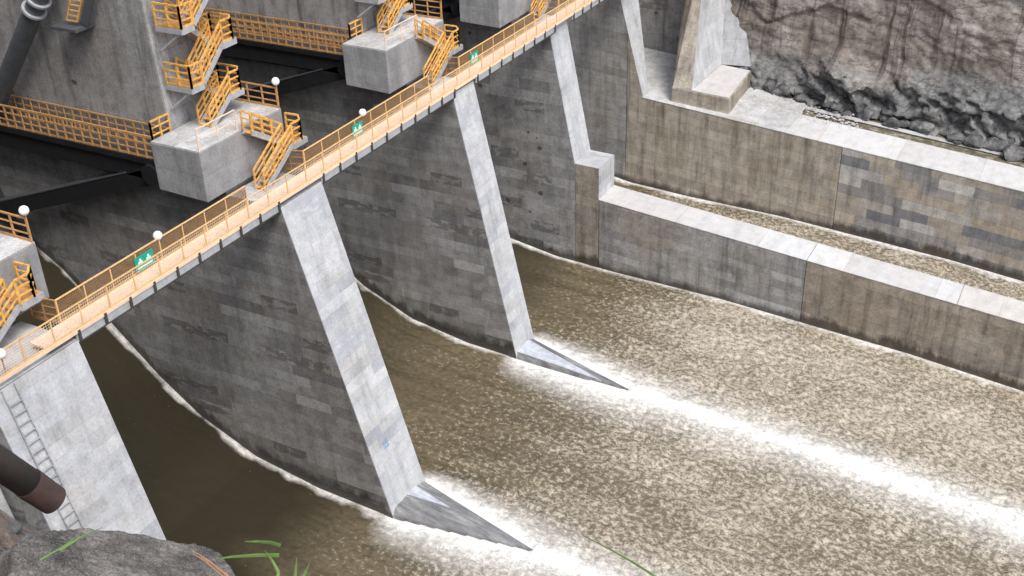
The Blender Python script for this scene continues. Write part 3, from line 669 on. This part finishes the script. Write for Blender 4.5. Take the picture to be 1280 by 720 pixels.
# ------------------------------------------------------------ stair towers
def stairs(k, label, levels=4):
    """dog-leg stair on the downstream face: outer lane rises away from the camera, inner lane comes back"""
    y0 = PIERS[k][0]; o = y0-39.2 if k != 2 else 16.1
    T = thing('stair_tower', (-39,40+o,-24.86), label, 'staircase', 'yellow zigzag stairs on the pier towers')
    def flight(xa, xb, ya, za, yb, zb):
        for x in (xa, xb):
            MB().bar((x,ya,za-.02),(x,yb,zb-.02),.05,.28).build('stringer', M['galv'], T)
        n = max(5, round(abs(zb-za)/.2)); tr = MB()
        for i in range(n):
            t = (i+.5)/n; y = ya+(yb-ya)*t; z = za+(zb-za)*t
            tr.box(xa+.03,xb-.03,y-.14,y+.14,z-.02,z+.02)
        tr.build('treads', M['yellow'], T)
        for x in (xa, xb):
            rl = MB()
            for h in (.36,.7,1.05): rl.bar((x,ya,za+h),(x,yb,zb+h),.085 if h>1 else .06)
            for i in range(4):
                t=i/3; y=ya+(yb-ya)*t; z=za+(zb-za)*t; rl.bar((x,y,z),(x,y,z+1.05),.075)
            rl.build('flight_railing', M['yellow'], T)
    def landing(x0,x1,ya,yb,z,paths):
        MB().box(x0,x1,ya,yb,z-.04,z).build('landing_floor', M['orange'], T)
        f = MB().box(x0,x1,ya-.03,ya+.03,z-.3,z-.045).box(x0,x1,yb-.03,yb+.03,z-.3,z-.045).box(x1-.03,x1+.03,ya+.03,yb-.03,z-.3,z+.02)
        f.build('landing_frame', M['galv'], T)
        for pth in paths: railing([(a,b_,z) for a,b_ in pth], parent=T, name='landing_railing', mat='yellow', sp=.7, t=.085)
    # lower stair: pier top -> half landing -> block top
    xi, xm, xo = -37.84, -37.22, -36.6
    flight(xm+.03, xo, 40.35+o, -24.86, 42.9+o, -23.3)
    landing(xi, xo, 42.95+o, 44.1+o, -23.3, [[(xi,44.05+o),(xo-.45,44.1+o),(xo,43.65+o),(xo,42.95+o)]])
    flight(xi+.02, xm-.03, 42.9+o, -23.3, 40.75+o, -21.92)
    # stairs on the tower face
    xi, xm, xo = -41.0, -40.22, -39.42
    zl = [-21.9,-19.5,-16.55,-13.6,-10.65]
    ya, yb, yc, yd = 39.4+o, 40.25+o, 42.0+o, 43.0+o
    for i in range(levels):
        z0, z1 = zl[i], zl[i+1]; zm = (z0+z1)/2
        flight(xm+.03, xo, yb, z0, yc, zm)
        landing(xi, xo, yc, yd, zm, [[(xi,yd),(xo-.25,yd),(xo,yd-.25),(xo,yc)],[(xi,yd),(xi,yc)]])
        flight(xi, xm-.03, yc, zm, yb, z1)
        landing(xi-.1, xo, ya, yb, z1, [[(xi,ya),(xo,ya),(xo,yb-.1)] if i < levels-1 else [(xi,ya),(xo,ya),(xo,yb-.1)]])
        MB().bar((xi-.1,ya+.1,z1-1.3),(xo-.3,ya+.1,z1-.3),.09).build('support_strut', M['galv'], T)
        MB().bar((xi-.1,yc+.3,zm-1.3),(xo-.3,yc+.3,zm-.3),.09).build('support_strut', M['galv'], T)
    # railings of the block top
    b0,b1 = BLK[k]; zt=-21.86
    railing([(-40.9,b1-.1,zt),(-38.0,b1-.1,zt)], parent=T, name='block_railing', mat='orange', sp=1.0, t=.07)
    railing([(-37.98,b0+.1,zt),(-37.98,y0+1.3,zt)], parent=T, name='block_railing', mat='peach', sp=1.8, t=.045, toe=False, rails=(.55,1.1))
stairs(0,'yellow steel stair platform jutting in at the left edge beside the nearest pier',1)
stairs(1,'yellow zigzag stairs climbing the nearest visible tower face, most complete of the stair sets')
stairs(2,'yellow zigzag stairs on the middle tower, cut off by the top edge')
stairs(3,'yellow stair flight at the top edge, farthest along the bridge',1)
for k,lb in ((0,'left edge platform'),(1,'nearest full staircase'),(2,'middle staircase')):
    lamp(BLK[k][1]-.1, -37.95, -21.9, 'white globe lamp on the block top corner by the '+lb, ph=1.3)

# ------------------------------------------------------------ gangways along the piers
def gangway(k, label):
    y0 = PIERS[k][0]; ya=y0-1.35; z=-22.95
    T = thing('gangway', (-50,ya,z), label, 'walkway', 'orange railed walkways along the pier sides')
    xe = -41.1
    MB().box(-60.9,xe,ya,y0-.02,z-.05,z).build('walkway_floor', M['bracket'], T)
    MB().box(-60.9,xe,ya-.04,ya+.04,z-.34,z-.055).build('edge_beam', M['black'], T)
    bk = MB()
    for i in range(11): bk.bar((-60.5+i*1.9,ya+.1,z-.12),(-60.5+i*1.9,y0,z-.9),.1)
    bk.build('bracket', M['black'], T)
    railing([(-60.9,ya,z),(xe,ya,z)], parent=T, mat='orange', sp=.62, t=.075, rails=(.4,.78,1.15), h=1.15)
    railing([(-60.9,y0-.12,z),(xe,y0-.12,z)], parent=T, mat='orange', sp=.62, t=.06, rails=(.4,.78,1.15), h=1.15)
    railing([(xe,ya,z),(xe,ya,z+.9),(xe+.02,y0-.1,z+.9)], parent=T, mat='yellow', sp=.6, t=.08, name='end_railing')
gangway(1,'orange railed walkway running left from the nearest full concrete block')
gangway(2,'orange railed walkway running left from the middle concrete block to its tower')
gangway(3,'orange railed walkway just showing at the top edge beside the far block')

# hydraulic hoist with ladder in the upper left corner
T = thing('gate_hoist', (-47.5,38.2,-16), 'inclined grey steel hoist cylinder against the tower in the upper left corner', 'hoist')
a=Vector((-46.2,38.3,-14.2)); b_=Vector((-53.4,38.3,-22.8)); 
MB().tube(a,b_,.48,n=24).build('cylinder', M['steelgrey'], T, smooth=False)
for t in (.17,.24):
    c=a.lerp(b_,t); d=(b_-a).normalized(); MB().tube(c,c+d*.14,.62,n=24).build('flange', M['galv'], T)
T = thing('cage_ladder', (-45.5,38.6,-17.6), 'short yellow ladder cage hanging at the top edge beside the hoist cylinder', 'ladder')
p=Vector((-45.55,38.4,-16.6)); q=Vector((-43.9,38.4,-13.6))
lm = MB()
for dx in (-.35,.35): lm.bar(p+Vector((dx,0,0)), q+Vector((dx,0,0)), .08)
for i in range(12):
    c=p.lerp(q,i/11); lm.bar(c+Vector((-.35,0,0)), c+Vector((.35,0,0)), .06)
lm.build('rungs', M['yellow'], T)
MB().box(-46.6,-44.9,37.9,39.15,-17.0,-16.85).build('rest_platform', M['steelgrey'], T)
MB().bar(p+Vector((.65,.2,-.1)), q+Vector((.65,.2,0)),.22,.4).build('side_channel', M['steelgrey'], T)

# ------------------------------------------------------------ rubble at the cliff foot
def rock(name, c, r, mat, seed, sq=(1,1,.7), sub=3, amp=.35, grit=0.):
    me = bpy.data.meshes.new(name); bm = bmesh.new(); bmesh.ops.create_icosphere(bm, subdivisions=sub, radius=1)
    rr = random.Random(seed); planes=[(Vector((rr.gauss(0,1),rr.gauss(0,1),rr.gauss(0,1))).normalized(), rr.uniform(.55,.9)) for _ in range(9)]
    for v in bm.verts:
        n = v.co.normalized(); k = 1
        for pn,d in planes:
            q = n.dot(pn)
            if q>0: k=min(k, d/q)
        s_ = seed*3.1
        k *= 1+amp*.4*float(fbm(np.array(n.x*1.7+s_),np.array(n.y*1.7+n.z*1.3+s_),3))
        if grit: k *= 1+grit*float(fbm(np.array(n.x*14+s_+n.z*5),np.array(n.y*14+n.z*11),4,.65))
        v.co = Vector((n.x*k*r*sq[0], n.y*k*r*sq[1], n.z*k*r*sq[2]))
    bmesh.ops.recalc_face_normals(bm, faces=bm.faces); bm.to_mesh(me); bm.free(); me.materials.append(mat)
    o = bpy.data.objects.new(name, me); COL.objects.link(o); o.location = c; o.rotation_euler=(0,0,rr.uniform(0,6.28)); return o
rb = random.Random(5)
for i in range(46):
    x = -25.5+i*.72+rb.uniform(-.3,.3); y = 90.2+rb.uniform(-.35,1.0)+(.8 if x<-20 else 0); r = rb.uniform(.3,1.05)
    side = 'right' if x>-8 else ('middle' if x>-18 else 'left')
    o = rock('boulder', (x,y,rt(x)+r*.28), r, M['boulder'], i, sub=3)
    tag(o, 'dark angular boulder in the rubble at the foot of the cliff', 'boulder', 'boulders at the foot of the cliff')
# pale crumbs of concrete on the shelf
cr = MB(); 
for i in range(260):
    x = rb.uniform(-27,-17); y = rb.uniform(87.3,90.8); s_ = rb.uniform(.04,.16); z=rt(x)+.05
    cr.add([(x-s_,y-s_*.6,z),(x+s_,y-s_*.8,z),(x+s_*.7,y+s_,z),(x-s_*.6,y+s_*.8,z),(x+rb.uniform(-.5,.5)*s_,y,z+s_*rb.uniform(.6,1.3))],[(0,1,4),(1,2,4),(2,3,4),(3,0,4)])
o = cr.build('rubble', M['shelf']); tag(o,'loose pale rubble scattered on the wall top right of the buttress','rubble',kind='stuff')

# ------------------------------------------------------------ near bank
u = np.arange(-40, 30, .25); v = np.concatenate([np.arange(-12,6,.12), np.arange(6,21.3,.3)])
U,V = np.meshgrid(u,v)
dd = np.maximum(V-.3,0)
Zb = -1.75-1.42*dd - np.maximum(V-17,0)*4
Zb -= np.clip(-U-9,0,30)*.55*ss((V)/4)
Zb += 1.25*np.exp(-((U+4.75)/1.5)**2-((V-2.2)/1.1)**2) + .3*np.exp(-((U+3.9)/.8)**2-((V-2.3)/.8)**2)
Zb += fbm(U*1.3,V*1.3,4)*.06+fbm(U*.3,V*.3,3)*.25*ss((V-4)/6)
Zb = np.maximum(Zb,-49)
bank = grid_mesh('bank', U, V, Zb, M['soil'])
tag(bank, 'reddish earth bank the photographer stands on, lower left corner', 'bank', kind='structure')
# foreground granite boulder
c = ray(112,822)*5.0
g = rock('boulder', c, .60, M['granite'], 11, sq=(1.02,1.02,1.0), sub=7, amp=.14, grit=.016); g.rotation_euler=(0,0,0)
for p in g.data.polygons: p.use_smooth = True
tag(g,'large rounded grey granite boulder in the bottom left foreground','boulder')
c = ray(628,742)*3.2
g = rock('stone', c, .058, M['boulder'], 3, sub=4); tag(g,'small dark stone poking in at the bottom edge centre','stone')
for i,(px,py,dd_,r) in enumerate(((15,655,5.6,.07),(35,668,5.3,.05),(8,690,5.2,.06),(52,650,5.5,.05),(28,712,5.0,.045))):
    g = rock('stone', ray(px,py+6)*dd_, r*.6, M['boulder'], 30+i, sub=3)
    tag(g,'small grey stone lying on the earth left of the granite boulder','stone','small stones on the near bank')
# pipe
T = thing('pipe', ray(40,612)*6.0, 'dark pipe with a red brown end collar, in front of the ladder pier', 'pipe')
a = ray(-150,478)*5.9; b_ = ray(62,622)*6.5; d=(b_-a).normalized()
MB().tube(a,b_-d*.16,.077,n=32).build('pipe_body', M['pipe'], T, smooth=True)
MB().tube(b_-d*.162,b_+d*.03,.082,.077,n=32).build('end_collar', M['rust'], T, smooth=False)
# near abutment: pale concrete seen past the pipe
T = thing('abutment_wall', (-38,18,-30), 'pale concrete abutment at the left edge behind the rusty pipe', 'wall')
MB().prism([(-61,-50),(-31,-50),(-35.6,-28.2),(-61,-28.2)], 12, 21.35).build('abutment_block', M['tail_plain'], T, bevel=.1)

# grass
def blade(mb, pts, w):
    P_=[Vector(p) for p in pts]; n=len(P_); 
    for i in range(n-1):
        t0=i/(n-1); t1=(i+1)/(n-1)
        w0=w*(1-t0**2)+.0008; w1=w*(1-t1**2)+.0008
        d=(P_[i+1]-P_[i]).normalized(); s_=d.cross(P_[i].normalized()).normalized(); nn=d.cross(s_)*.0006
        mb.add([P_[i]-s_*w0,P_[i]+nn*2,P_[i]+s_*w0,P_[i]-nn,P_[i+1]-s_*w1,P_[i+1]+nn*2,P_[i+1]+s_*w1,P_[i+1]-nn],[(0,4,5,1),(1,5,6,2),(2,6,7,3),(3,7,4,0)])
def px(*a): return [ray(x,y)*d for x,y,d in a]
mb = MB()
blade(mb, px((345,740,3.0),(348,715,3.0),(340,700,3.0),(331,688,3.02)), .0036)
blade(mb, px((349,694,3.0),(320,694,3.05),(290,696,3.1),(268,699,3.12)), .004)
blade(mb, px((351,682,3.0),(338,678,3.05),(322,677,3.1),(306,677,3.12)), .004)
blade(mb, px((366,745,3.0),(369,722,3.0),(370,708,3.02),(371,697,3.05)), .0034)
blade(mb, px((372,745,3.0),(378,724,3.0),(383,713,3.02),(387,704,3.05)), .0034)
tag(mb.build('grass_tuft', M['grass']), 'tuft of bright green grass blades at the bottom edge left of centre', 'grass')
mb = MB(); blade(mb, px((840,738,2.9),(815,718,2.92),(790,702,2.95),(765,688,2.98),(728,669,3.05)), .0024)
tag(mb.build('grass_tuft', M['grass']), 'single long arching green grass blade over the foam at the bottom right of centre', 'grass')
mb = MB(); blade(mb, px((75,688,4.5),(100,672,4.5),(128,659,4.5)), .0035); blade(mb, px((50,700,4.5),(78,684,4.5),(100,668,4.5)), .003)
tag(mb.build('grass_tuft', M['grass']), 'faint green grass blades lying on the rock beside the pipe end', 'grass')
mb = MB(); blade(mb, px((300,735,4.4),(285,720,4.4),(262,702,4.4),(238,686,4.4)), .0035); blade(mb, px((296,735,4.4),(272,715,4.4),(255,700,4.4),(240,692,4.4)), .0025)
tag(mb.build('dry_stem', M['stem']), 'dry orange brown stem lying along the right side of the granite boulder', 'twig')
